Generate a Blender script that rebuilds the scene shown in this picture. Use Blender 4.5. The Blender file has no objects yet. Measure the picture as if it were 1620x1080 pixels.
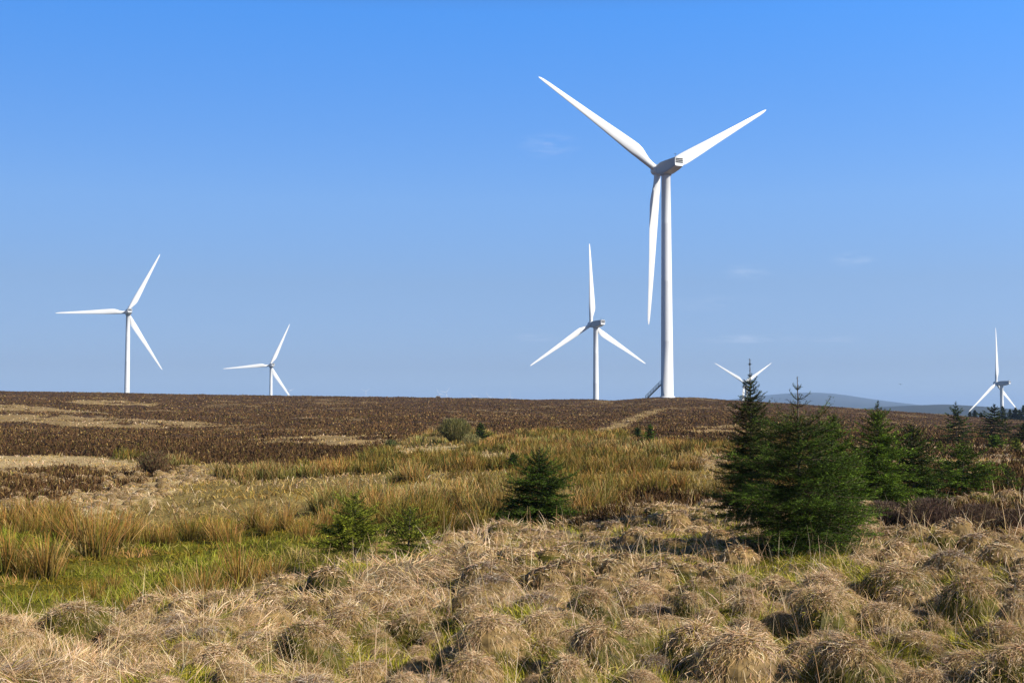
import bpy, math, random
import numpy as np
from mathutils import Vector, Matrix
PI = math.pi; R = math.radians
rng = np.random.default_rng(7); random.seed(7)
scene = bpy.context.scene
COL = scene.collection

# ------------------------------------------------------------------ camera
F = 2025.0; HY = 645.0; CZ = 1.85
PITCH = math.atan((HY-540)/F)
cam_d = bpy.data.cameras.new('camera'); cam = bpy.data.objects.new('camera', cam_d); COL.objects.link(cam)
cam_d.sensor_width = 36; cam_d.lens = 36*F/1620; cam_d.clip_end = 60000; cam_d.clip_start = 0.1
cam.location = (0, 0, CZ); cam.rotation_euler = (PI/2+PITCH, 0, 0); scene.camera = cam
cp, sp = math.cos(PITCH), math.sin(PITCH)

def ray(px, py):
    a = (px-810)/F; b = (540-py)/F
    return np.array([a, cp-b*sp, sp+b*cp])
def tanel(px, py):
    a = (np.asarray(px, float)-810)/F; b = (540-np.asarray(py, float))/F
    y = cp-b*sp; z = sp+b*cp
    return z/np.hypot(a, y)
def proj(x, y, z):
    """world -> photo pixels"""
    dz = z-CZ; dep = np.maximum(y*cp+dz*sp, 1e-3); up = -y*sp+dz*cp
    return 810+F*x/dep, 540-F*up/dep

# ------------------------------------------------------------------ noise
def _h(ix, iy, s):
    n = (ix.astype(np.int64)*374761393 + iy.astype(np.int64)*668265263 + s*974634777) & 0xffffffff
    n = ((n ^ (n >> 13))*1274126177) & 0xffffffff
    return ((n ^ (n >> 16)) & 0xffffff)/float(0xffffff)
def vnoise(x, y, s=0):
    ix = np.floor(x); iy = np.floor(y); fx = x-ix; fy = y-iy
    fx = fx*fx*(3-2*fx); fy = fy*fy*(3-2*fy); ix = ix.astype(np.int64); iy = iy.astype(np.int64)
    a = _h(ix, iy, s); b = _h(ix+1, iy, s); c = _h(ix, iy+1, s); d = _h(ix+1, iy+1, s)
    return (a+(b-a)*fx)*(1-fy)+(c+(d-c)*fx)*fy
def fbm(x, y, s=0, o=4):
    t = 0; a = .5; n = 0
    for i in range(o):
        t = t+a*vnoise(x*2**i+17.3*i, y*2**i-9.1*i, s+i); n += a; a *= .5
    return t/n
def sstep(a, b, x):
    t = np.clip((x-a)/(b-a), 0, 1); return t*t*(3-2*t)

# ------------------------------------------------------------------ terrain height
CRX = [-3000, 0, 180, 400, 600, 700, 770, 850, 930, 970, 1005, 1040, 1100, 1150, 1280, 1420, 1500, 1620, 4000]
CRY = [612, 618, 621, 625, 627, 629, 629, 632, 630.5, 634, 630.5, 628, 628, 632, 640, 650, 656, 665, 690]
PX = np.array([-3000, -600, 0, 200, 400, 600, 810, 940, 1045, 1200, 1350, 1500, 1620, 2200, 4600], float)
NEAR = [  # distance, photo row of the ground at each column 0..1620
 (11,  [1000, 996, 990, 986, 985, 985, 985, 985, 985, 985, 985]),
 (14,  [957, 952, 930, 916, 912, 912, 912, 912, 912, 912, 912]),
 (18,  [930, 926, 905, 876, 862, 859, 858, 858, 857, 856, 855]),
 (25,  [870, 867, 856, 832, 819, 815, 812, 815, 815, 815, 812]),
 (32,  [817, 815, 806, 797, 790, 787, 786, 786, 786, 786, 784]),
 (45,  [768, 768, 764, 758, 754, 752, 750, 750, 750, 750, 750]),
 (60,  [742, 742, 738, 732, 728, 726, 724, 725, 727, 728, 728]),
 (90,  [708, 708, 706, 702, 698, 697, 696, 699, 703, 706, 707]),
 (130, [680, 682, 681, 679, 678, 678, 677, 682, 687, 690, 692])]
LR = np.linspace(math.log(0.5), math.log(16000), 700)
PXF = np.concatenate([np.linspace(-3000, -60, 50), np.linspace(-50, 1700, 176), np.linspace(1720, 4600, 50)])
SN = (PXF-810)/np.hypot(PXF-810, F)       # sine of the azimuth of each column
def build_table():
    Z = np.zeros((len(LR), len(PXF)))
    for j, px in enumerate(PXF):
        cr = np.interp(px, CRX, CRY); crs = np.mean(np.interp(px+np.linspace(-90, 90, 19), CRX, CRY))
        rs = [0.5, 8.5]; zs = [0.0, 0.0]
        for r, row in NEAR:
            y = np.interp(px, PX[2:13], row); rs.append(r); zs.append(CZ+r*tanel(px, y))
        for r, y in ((200, crs+24), (270, crs+8.5), (335, cr), (400, cr+5), (500, crs+15)):
            rs.append(r); zs.append(CZ+r*tanel(px, y))
        rs.append(650); zs.append(np.interp(px, [0, 400, 940, 1620], [-3, -8, -16.5, -35]))
        rs.append(920); zs.append(np.interp(px, [0, 400, 940, 1577], [-8, -19, -25, -40]))
        rs.append(1350); zs.append(np.interp(px, [0, 400, 1180, 1577], [-20, -24, -31, -42]))
        rs.append(2200); zs.append(-40)
        rs.append(3500); zs.append(CZ+3500*tanel(px, np.interp(px, [1000, 1300, 1380, 1440, 1497, 1547, 1613, 1700, 3000], [664, 655, 641, 637.5, 635, 638.5, 645, 650, 655])))
        rs.append(5200); zs.append(-30)
        rs.append(8500); zs.append(CZ+8500*tanel(px, np.interp(px, [-500, 1080, 1150, 1200, 1250, 1290, 1330, 1400, 1460, 1620, 2200], [634, 637, 631, 624, 620, 618.5, 622, 633, 641, 648, 646])))
        rs.append(11000); zs.append(-20); rs.append(16000); zs.append(0)
        Z[:, j] = np.interp(LR, np.log(rs), zs)
    k = np.exp(-np.linspace(-1.6, 1.6, 9)**2); k /= k.sum()
    P = np.pad(Z, ((4, 4), (0, 0)), mode='edge'); Z = sum(k[i]*P[i:i+Z.shape[0]] for i in range(9))
    k = np.array([.25, .5, .25]); P = np.pad(Z, ((0, 0), (1, 1)), mode='edge'); Z = sum(k[i]*P[:, i:i+Z.shape[1]] for i in range(3))
    return Z
ZT = build_table()
def table(x, y):
    r = np.hypot(x, y)+1e-6; s = np.clip(x/r, SN[0], SN[-1])
    lr = np.clip(np.log(np.maximum(r, .5)), LR[0], LR[-1]-1e-6)
    fi = (lr-LR[0])/(LR[1]-LR[0]); i = np.minimum(fi.astype(int), len(LR)-2); fi = fi-i
    fj = np.interp(s, SN, np.arange(len(SN))); j = np.minimum(fj.astype(int), len(SN)-2); fj = fj-j
    return (ZT[i, j]*(1-fi)+ZT[i+1, j]*fi)*(1-fj)+(ZT[i, j+1]*(1-fi)+ZT[i+1, j+1]*fi)*fj

def solve(px, py, lo=3., hi=345.):
    """first point of the smooth terrain along the ray of a photo pixel"""
    d = ray(px, py); h = math.hypot(d[0], d[1]); ts = np.geomspace(lo, hi, 3000)/h
    X = d[0]*ts; Y = d[1]*ts; Zr = CZ+d[2]*ts
    below = Zr < table(X, Y)
    k = int(np.argmax(below)) if below.any() else len(ts)-1
    return float(X[k]), float(Y[k])

STREAM = [solve(*p) for p in ((-60, 985), (60, 968), (180, 950), (260, 942), (350, 925), (440, 912), (520, 880), (600, 868), (680, 850), (745, 832), (800, 824))]
def seg_dist(x, y, pts):
    best = np.full(np.shape(x), 1e9)
    for (x0, y0), (x1, y1) in zip(pts[:-1], pts[1:]):
        dx, dy = x1-x0, y1-y0; t = np.clip(((x-x0)*dx+(y-y0)*dy)/(dx*dx+dy*dy), 0, 1)
        best = np.minimum(best, np.hypot(x-x0-t*dx, y-y0-t*dy))
    return best
TURB_FIX = []     # (x, y, z) where the far ground carries a turbine
def H(x, y):
    x = np.asarray(x, float); y = np.asarray(y, float)
    r = np.hypot(x, y); z = table(x, y)
    for (tx, ty, tz) in TURB_FIX:
        w = np.exp(-((x-tx)**2+(y-ty)**2)/(2*70.**2)); z = z+w*(tz-float(table(np.array([tx]), np.array([ty]))[0]))
    near = sstep(60, 30, r); mid = sstep(30, 90, r)*sstep(900, 300, r)
    z = z+near*(.34*(fbm(x/.85, y/.85, 3, 3)-.5)+.14*(fbm(x/3.1, y/3.1, 5, 2)-.5))
    z = z+mid*(.45*(fbm(x/5.5, y/5.5, 8, 4)-.5)+.22*(fbm(x/1.3, y/1.3, 11, 2)-.5))
    z = z+sstep(700, 3000, r)*14*(fbm(x/600, y/600, 21, 5)-.5)
    z = z+near*.30*(fbm(x/1.5+9, y/1.5, 13, 3)-.5)*sstep(.8, 2.5, seg_dist(x, y, STREAM))
    sd = seg_dist(x, y, STREAM)
    z = z-.38*np.exp(-(sd/.33)**2)
    return z

# ------------------------------------------------------------------ turbine sites
def site(px, py, dep):
    d = ray(px, py); d = d/d[1]; return np.array([d[0]*dep, dep, CZ+d[2]*dep])
TURBS = [  # hub pixel, depth, yaw, phase, label
 (1040, 266, 333, 25.5, 61, 'largest and nearest white wind turbine with black-louvred nacelle on the moor crest'),
 (201, 494, 765, 25.5, 27.5, 'white wind turbine at the far left, its nearly level blade pointing left'),
 (427, 578, 1115, 25.5, 25, 'white wind turbine second from the left, one blade dipping behind the crest'),
 (935, 513, 640, 31, -2, 'white wind turbine just left of the largest one, one blade pointing straight up'),
 (1177, 605, 1330, 24, 59, 'small white wind turbine whose nacelle is hidden behind the tallest spruce leader'),
 (1576, 606, 935, 41, -1, 'white wind turbine at the far right above dark conifers, one blade straight up')]
HUBH = 59.6; OVER = 4.1
sites = []
for (px, py, dep, yaw, ph, lab) in TURBS:
    h = site(px, py, dep); a = R(yaw)
    bx = h[0]+math.sin(a)*OVER; by = h[1]-math.cos(a)*OVER; bz = h[2]-HUBH
    sites.append((bx, by, bz, h)); TURB_FIX.append((bx, by, bz-.02)) if dep > 400 else None
B0 = sites[0]

# ------------------------------------------------------------------ materials
def mat(name, build):
    m = bpy.data.materials.new(name); m.use_nodes = True; nt = m.node_tree; nt.nodes.clear()
    out = nt.nodes.new('ShaderNodeOutputMaterial'); build(nt, out); return m
def N(nt, t, **k):
    n = nt.nodes.new(t)
    for a, b in k.items():
        if a in n.inputs.keys() if hasattr(n.inputs, 'keys') else False: n.inputs[a].default_value = b
        else: setattr(n, a, b)
    return n
def pbsdf(nt, out, col, rough, **k):
    b = nt.nodes.new('ShaderNodeBsdfPrincipled'); b.inputs['Base Color'].default_value = (*col, 1); b.inputs['Roughness'].default_value = rough
    for a, v in k.items(): b.inputs[a].default_value = v
    nt.links.new(b.outputs[0], out.inputs['Surface']); return b
def leaf_mat(name, trans=.3, rough=.6, spec=.25, tint=(1, 1, 1)):
    def f(nt, out):
        L = nt.links
        at = nt.nodes.new('ShaderNodeAttribute'); at.attribute_name = 'Col'
        b = nt.nodes.new('ShaderNodeBsdfPrincipled'); b.inputs['Roughness'].default_value = rough; b.inputs['Specular IOR Level'].default_value = spec
        t = nt.nodes.new('ShaderNodeBsdfTranslucent'); mx = nt.nodes.new('ShaderNodeMixShader'); mx.inputs[0].default_value = trans
        L.new(at.outputs['Color'], b.inputs['Base Color']); L.new(at.outputs['Color'], t.inputs['Color'])
        L.new(b.outputs[0], mx.inputs[1]); L.new(t.outputs[0], mx.inputs[2]); L.new(mx.outputs[0], out.inputs['Surface'])
    return mat(name, f)
def ground_f(nt, out):
    L = nt.links
    at = nt.nodes.new('ShaderNodeAttribute'); at.attribute_name = 'Col'
    tc = nt.nodes.new('ShaderNodeTexCoord')
    n1 = nt.nodes.new('ShaderNodeTexNoise'); n1.inputs['Scale'].default_value = 9; n1.inputs['Detail'].default_value = 8; n1.inputs['Roughness'].default_value = .7
    n2 = nt.nodes.new('ShaderNodeTexNoise'); n2.inputs['Scale'].default_value = .35; n2.inputs['Detail'].default_value = 9; n2.inputs['Roughness'].default_value = .72
    L.new(tc.outputs['Object'], n1.inputs['Vector']); L.new(tc.outputs['Object'], n2.inputs['Vector'])
    r1 = nt.nodes.new('ShaderNodeMapRange'); r1.inputs[1].default_value = .3; r1.inputs[2].default_value = .7; r1.inputs[3].default_value = .55; r1.inputs[4].default_value = 1.5
    r2 = nt.nodes.new('ShaderNodeMapRange'); r2.inputs[1].default_value = .3; r2.inputs[2].default_value = .7; r2.inputs[3].default_value = .7; r2.inputs[4].default_value = 1.3
    L.new(n1.outputs[0], r1.inputs[0]); L.new(n2.outputs[0], r2.inputs[0])
    mu = nt.nodes.new('ShaderNodeMath'); mu.operation = 'MULTIPLY'; L.new(r1.outputs[0], mu.inputs[0]); L.new(r2.outputs[0], mu.inputs[1])
    vm = nt.nodes.new('ShaderNodeVectorMath'); vm.operation = 'SCALE'; L.new(at.outputs['Color'], vm.inputs[0]); L.new(mu.outputs[0], vm.inputs['Scale'])
    b = nt.nodes.new('ShaderNodeBsdfPrincipled'); b.inputs['Roughness'].default_value = .95; b.inputs['Specular IOR Level'].default_value = .03
    L.new(vm.outputs[0], b.inputs['Base Color'])
    bp = nt.nodes.new('ShaderNodeBump'); bp.inputs['Strength'].default_value = .7; bp.inputs['Distance'].default_value = .12
    L.new(n1.outputs[0], bp.inputs['Height']); L.new(bp.outputs[0], b.inputs['Normal']); L.new(b.outputs[0], out.inputs['Surface'])
M_ground = mat('moor_ground', ground_f)
M_grass = leaf_mat('dry_grass', .18, .6, .12)
M_heather = leaf_mat('heather_twigs', .05, .9, .04)
M_needle = leaf_mat('spruce_needles', .12, .6, .1)
def bark_f(nt, out):
    b = pbsdf(nt, out, (.075, .055, .04), .9)
    n = nt.nodes.new('ShaderNodeTexNoise'); n.inputs['Scale'].default_value = 40; n.inputs['Detail'].default_value = 6
    cr = nt.nodes.new('ShaderNodeValToRGB'); cr.color_ramp.elements[0].color = (.03, .022, .017, 1); cr.color_ramp.elements[1].color = (.13, .10, .075, 1)
    nt.links.new(n.outputs[0], cr.inputs[0]); nt.links.new(cr.outputs[0], b.inputs['Base Color'])
M_bark = mat('bark', bark_f)
def white_f(nt, out):
    b = pbsdf(nt, out, (.8, .8, .79), .38)
    tc = nt.nodes.new('ShaderNodeTexCoord'); mp = nt.nodes.new('ShaderNodeMapping'); mp.inputs['Scale'].default_value = (1.6, 1.6, .12)
    n = nt.nodes.new('ShaderNodeTexNoise'); n.inputs['Scale'].default_value = 1.2; n.inputs['Detail'].default_value = 7; n.inputs['Roughness'].default_value = .65
    cr = nt.nodes.new('ShaderNodeValToRGB'); cr.color_ramp.elements[0].position = .25; cr.color_ramp.elements[1].position = .6
    cr.color_ramp.elements[0].color = (.56, .565, .57, 1); cr.color_ramp.elements[1].color = (.645, .65, .65, 1)
    nt.links.new(tc.outputs['Object'], mp.inputs[0]); nt.links.new(mp.outputs[0], n.inputs['Vector']); nt.links.new(n.outputs[0], cr.inputs[0]); nt.links.new(cr.outputs[0], b.inputs['Base Color'])
M_white = mat('turbine_paint', white_f)
M_dark = mat('dark_louvre', lambda nt, out: pbsdf(nt, out, (.008, .008, .009), .8))
M_grey = mat('grey_with_side_shade', lambda nt, out: pbsdf(nt, out, (.33, .345, .37), .5))
M_brown = mat('brown_underside', lambda nt, out: pbsdf(nt, out, (.13, .095, .06), .7))
M_steel = mat('galvanised_steel', lambda nt, out: pbsdf(nt, out, (.018, .019, .021), .6, **{'Specular IOR Level': .1}))
M_concrete = mat('concrete', lambda nt, out: pbsdf(nt, out, (.45, .44, .41), .9))

# ------------------------------------------------------------------ mesh helpers
def mesh_np(name, V, Q=None, T=None, col=None, mats=(), midx=None, smooth=False):
    me = bpy.data.meshes.new(name); V = np.ascontiguousarray(V, np.float32)
    Q = np.zeros((0, 4), np.int32) if Q is None else np.asarray(Q, np.int32)
    T = np.zeros((0, 3), np.int32) if T is None else np.asarray(T, np.int32)
    me.vertices.add(len(V)); me.vertices.foreach_set('co', V.ravel())
    nl = Q.size+T.size; me.loops.add(nl); me.loops.foreach_set('vertex_index', np.concatenate([Q.ravel(), T.ravel()]))
    me.polygons.add(len(Q)+len(T))
    ls = np.concatenate([np.arange(len(Q))*4, Q.size+np.arange(len(T))*3]).astype(np.int32)
    me.polygons.foreach_set('loop_start', ls)
    if midx is not None: me.polygons.foreach_set('material_index', np.asarray(midx, np.int32))
    me.update(calc_edges=True)
    me.polygons.foreach_set('use_smooth', np.full(len(Q)+len(T), bool(smooth)))
    if col is not None:
        a = me.attributes.new('Col', 'FLOAT_COLOR', 'POINT'); c = np.ones((len(V), 4), np.float32); c[:, :3] = col; a.data.foreach_set('color', c.ravel())
    for m in (mats if isinstance(mats, (list, tuple)) else [mats]): me.materials.append(m)
    return me
def link(name, me, parent=None, loc=(0, 0, 0), rot=(0, 0, 0)):
    o = bpy.data.objects.new(name, me); COL.objects.link(o); o.parent = parent; o.location = loc; o.rotation_euler = rot; return o
def tag(o, label=None, cat=None, group=None, kind=None):
    for k, v in (('label', label), ('category', cat), ('group', group), ('kind', kind)):
        if v: o[k] = v
    return o

class Buf:
    def __init__(s): s.V = []; s.Q = []; s.C = []; s.n = 0
    def add(s, V, Q, C):
        s.V.append(V); s.Q.append(Q+s.n); s.C.append(C); s.n += len(V)
    def mesh(s, name, m):
        return mesh_np(name, np.concatenate(s.V), np.concatenate(s.Q), col=np.concatenate(s.C), mats=m)

def blades(buf, P, D, L, W, a0, curv, c0, c1, S=3, tw=None, tip=.15, wav=0.):
    """strips: root P, lean azimuth D, length, width, start angle from vertical, total bend, root/tip colour"""
    n = len(P); D = np.asarray(D); dx = np.cos(D); dy = np.sin(D)
    pts = [P]; cur = P.copy(); tw = rng.uniform(-1.2, 1.2, n) if tw is None else tw
    px_, py_ = -dy, dx
    V = np.zeros((n, S+1, 2, 3), np.float32)
    for i in range(S+1):
        t = i/S; th = a0+curv*t
        if i > 0:
            thm = a0+curv*(t-.5/S); st = L/S
            az = wav*np.sin(i*1.9+tw*9) if wav else 0
            ddx = np.cos(D+az); ddy = np.sin(D+az)
            cur = cur+np.stack([ddx*np.sin(thm)*st, ddy*np.sin(thm)*st, np.cos(thm)*st], 1)
        w = W*(1-(1-tip)*t**1.6)*.5
        nx, ny, nz = dx*np.cos(th), dy*np.cos(th), -np.sin(th)
        ct, sn_ = np.cos(tw), np.sin(tw)
        wx = px_*ct+nx*sn_; wy = py_*ct+ny*sn_; wz = nz*sn_
        wv = np.stack([wx, wy, wz], 1)*w[:, None]
        V[:, i, 0] = cur-wv; V[:, i, 1] = cur+wv
    base = (np.arange(n)*(2*(S+1)))[:, None]
    q = np.concatenate([base+np.array([[2*i, 2*i+1, 2*i+3, 2*i+2]]) for i in range(S)], 1).reshape(-1, 4)
    t = np.linspace(0, 1, S+1)[None, :, None, None]
    C = np.broadcast_to(c0[:, None, None, :]*(1-t)+c1[:, None, None, :]*t, (n, S+1, 2, 3))
    buf.add(V.reshape(-1, 3), q, C.reshape(-1, 3))

def pal(n, cols, wts, jit=.15):
    cols = np.array(cols); i = rng.choice(len(cols), n, p=np.array(wts)/sum(wts))
    return cols[i]*(1+rng.normal(0, jit, (n, 1)))*(1+rng.normal(0, .05, (n, 3)))
STRAW = [(.66, .455, .245), (.82, .63, .42), (.53, .335, .165), (.28, .16, .07), (.34, .26, .05)]
STRAWW = [5, 4, 4, 2, 1.5]
MOSS = [(.19, .185, .014), (.12, .125, .010), (.29, .245, .025), (.11, .08, .015)]

def poly_mask(px, py, poly):
    ins = np.zeros(px.shape, bool); m = len(poly)
    for i in range(m):
        x0, y0 = poly[i]; x1, y1 = poly[(i+1) % m]
        c = ((y0 > py) != (y1 > py)) & (px < (x1-x0)*(py-y0)/((y1-y0) or 1e-9)+x0); ins ^= c
    return ins

# ------------------------------------------------------------------ ground cover zones (plan of the moor)
BANK = ([-400, 0, 200, 350, 440, 520, 600, 680, 740, 800, 900, 1000, 1100, 1160, 1300, 1400, 1620, 2400],
        [990, 978, 962, 938, 918, 892, 880, 862, 842, 830, 820, 808, 800, 796, 800, 800, 790, 790])
MOORB = ([-400, 0, 100, 200, 300, 420, 520, 600, 625, 650, 700, 800, 900, 1000, 1100, 1200, 1400, 1620, 2400],
         [726, 724, 721, 723, 733, 739, 736, 727, 700, 690, 687, 684, 683, 688, 690, 692, 700, 704, 706])
def wob(x, y, s, amp):   # ragged borders
    return amp*(fbm(x/2.2, y/2.2, s, 4)-.5)*2
def zones(x, y):
    """heather / straw / moss / rush weights at ground points"""
    z = table(x, y); r = np.hypot(x, y); px, py = proj(x, y, z)
    pyw = py+wob(x, y, 31, 1)*np.clip(330/r, 3, 22); pxw = px+wob(x, y, 37, 1)*np.clip(2600/r, 10, 90)
    front = y > 1
    bank = np.interp(px, *BANK); mb = np.interp(px, *MOORB)
    fore = pyw > bank
    moor = (pyw < mb) & front
    strip = poly_mask(pxw, py+wob(x, y, 41, 1.6), [(395, 692), (600, 690), (640, 688), (640, 706), (400, 701)])
    s1 = poly_mask(pxw, py+wob(x, y, 43, 1.6), [(90, 634), (160, 632.5), (262, 637), (240, 643), (130, 641)])
    s2 = poly_mask(pxw, py+wob(x, y, 44, 1.8), [(-50, 638), (40, 641), (200, 656), (110, 655), (0, 650), (-50, 648)])
    s3 = poly_mask(pxw, py+wob(x, y, 45, 2), [(-80, 651), (60, 656), (200, 661), (350, 668), (350, 676), (220, 679), (90, 674), (0, 668), (-80, 665)])
    s4 = poly_mask(px+wob(x, y, 46, 6), py, [(935, 684), (985, 664), (1020, 651), (1062, 644), (1035, 655), (1005, 668), (975, 684)])
    s5 = poly_mask(pxw, py+wob(x, y, 47, 2), [(1060, 676), (1160, 672), (1260, 676), (1270, 688), (1100, 688)])
    soft = (fbm(x/2.6, y/3.4, 49, 4) > .38); streak = moor & (((strip | s1 | s2 | s3 | s5) & (soft | (fbm(x/9, y/9, 48, 3) > .45))) | s4)
    patchn = fbm(x/7, y/9, 51, 5)
    pat2 = moor & (patchn > .67)
    heather = moor & ~streak & ~pat2
    hp = poly_mask(pxw, pyw, [(1000, 692), (1160, 688), (1170, 702), (1050, 706), (1000, 701)])
    hpr = poly_mask(pxw, pyw, [(1375, 800), (1400, 770), (1640, 740), (1900, 740), (1900, 842), (1620, 838), (1400, 836)]) & (fbm(x/1.6, y/1.6, 55, 3) > .42)
    hpl = poly_mask(pxw, pyw, [(-80, 740), (110, 742), (300, 738), (230, 768), (140, 782), (60, 795), (-80, 785)]) & (fbm(x/1.7, y/2.6, 57, 3) > .50)
    hpc = (pyw > 788) & (pyw < bank+22) & (px > 860) & (px < 1170) & (fbm(x/1.8, y/1.8, 58, 3) > .44)
    hpx = (pyw < 790) & (px > 1150) & front & ~moor & (fbm(x/3.5, y/3.5, 59, 3) > .47)
    heather = (heather | hp | hpr | hpl | hpc | hpx) & front
    green = poly_mask(pxw, pyw, [(-500, 836), (60, 838), (160, 828), (250, 836), (330, 818), (400, 832), (540, 826), (560, 870), (490, 885), (430, 905), (330, 928), (200, 955), (0, 990), (-500, 1000)])
    pale = (poly_mask(pxw, pyw, [(-300, 728), (120, 722), (330, 742), (330, 762), (190, 800), (60, 830), (-300, 835)]) |
            (poly_mask(pxw, pyw, [(600, 712), (660, 700), (830, 706), (850, 722), (720, 728), (600, 722)]) & (fbm(x/2.5, y/3.5, 53, 3) > .53)) |
            poly_mask(pxw, pyw, [(1090, 722), (1160, 716), (1170, 740), (1100, 742)]))
    rush = front & ~moor & ~fore & ~green & ~pale & ~heather & (px < 1290)
    return dict(px=px, py=py, r=r, fore=fore, moor=moor, heather=heather, green=green & ~fore, pale=pale & ~heather & ~hpl, rush=rush, streak=streak, pat2=pat2, path=s4 | strip | s5)

# ------------------------------------------------------------------ ground sheet
def make_ground():
    rr = [0.0, .5, 1.5, 3, 5]; r = 6.5
    while r < 16000:
        rr.append(r); r *= 1.0075 if r < 60 else (1.009 if r < 360 else 1.02)
    rr = np.array(rr)
    az = np.concatenate([np.radians(np.linspace(-29, 29, 640)), np.radians(np.linspace(32, 326, 90))])
    A, RR = np.meshgrid(az, rr); X = np.sin(A)*RR; Y = np.cos(A)*RR; Z = H(X, Y)
    nr, na = X.shape
    # dirt / litter colour
    z = zones(X.ravel(), Y.ravel()); n = X.size
    c = np.tile(np.array([.25, .19, .105]), (n, 1)); x = X.ravel(); y = Y.ravel()
    def put(m, col): c[m] = col
    put(z['rush'], (.19, .14, .05)); put(z['pale'], (.38, .28, .14)); put(z['green'], (.11, .10, .015)); put(z['moor'], (.24, .165, .075)); put(z['heather'], (.065, .038, .022))
    fo = z['fore']; g = fbm(x/1.4, y/1.4, 61, 3); rgt = sstep(500, 1300, z['px'])*sstep(840, 960, z['py'])
    put(fo, (.19, .145, .08)); c[fo & (g > .49-.16*rgt)] = (.13, .125, .018)
    put(z['pat2'], (.16, .11, .055)); far = z['r'] > 600; k = fbm(x/260, y/260, 71, 5)[:, None]; c[far] = (np.array([.016, .022, .02])*(1-k)+np.array([.05, .048, .032])*k)[far]
    sd = seg_dist(x, y, STREAM); c[sd < .28] = (.03, .022, .014)
    i = np.arange(nr-1)[:, None]*na+np.arange(na)[None, :]; j = np.arange(nr-1)[:, None]*na+(np.arange(na)[None, :]+1) % na
    Q = np.stack([i, j, j+na, i+na], -1).reshape(-1, 4)[:, ::-1]
    Q = Q[na:]; T = np.stack([np.arange(na)+na, (np.arange(na)+1) % na+na, np.zeros(na, int)], 1)
    me = mesh_np('ground', np.stack([x, y, Z.ravel()], 1), Q, T, col=c, mats=M_ground, smooth=True)
    tag(link('ground', me), 'rough peat moorland rising to a brown crest', 'ground', kind='structure')
make_ground()

def scatter(n, r0, r1, half=31.):
    a = np.radians(rng.uniform(-half, half, n)); r = np.exp(rng.uniform(math.log(r0), math.log(r1), n))
    return np.sin(a)*r, np.cos(a)*r, r

# ------------------------------------------------------------------ heather
def make_heather():
    b = Buf()
    x, y, r = scatter(90000, 14, 345); z = zones(x, y); clump = fbm(x/1.1, y/1.1, 77, 3)
    k = (z['heather'] & (clump > .27)) | (z['pat2'] & (clump > .5)); x, y, r = x[k], y[k], r[k]
    m = 10; n = len(x); tone = .8*fbm(x/14, y/14, 79, 4)+.7*fbm(x/34, y/16, 80, 3)-.25
    X = np.repeat(x, m)+rng.normal(0, 1, n*m)*np.repeat(np.clip(r*.0040, .2, .9), m); Y = np.repeat(y, m)+rng.normal(0, 1, n*m)*np.repeat(np.clip(r*.0040, .2, .9), m)
    RR = np.repeat(r, m); Z = H(X, Y)-.03
    hgt = rng.uniform(.12, .32, n*m)*np.clip(1.15-RR/500, .6, 1.)
    c = pal(n*m, [(.066, .035, .014), (.052, .028, .012), (.088, .049, .019), (.074, .041, .019), (.20, .13, .046), (.07, .054, .011)], [5, 4, 4, 3, 1.2, 1.1], .09)
    c *= ((.78+.6*np.repeat(tone, m))*(.86+.44*sstep(75, 150, RR)))[:, None]
    blades(b, np.stack([X, Y, Z], 1), rng.uniform(0, 2*PI, n*m), hgt, np.clip(RR*.0008, .016, .2)*rng.uniform(.6, 1.4, n*m), rng.uniform(0, 1.35, n*m), rng.uniform(-.3, .7, n*m), c*.85, c*1.15, S=2, tip=.5)
    tag(link('heather', b.mesh('heather', M_heather)), 'dark brown heather covering the moor slope and crest', 'heather', kind='stuff')
make_heather()

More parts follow.
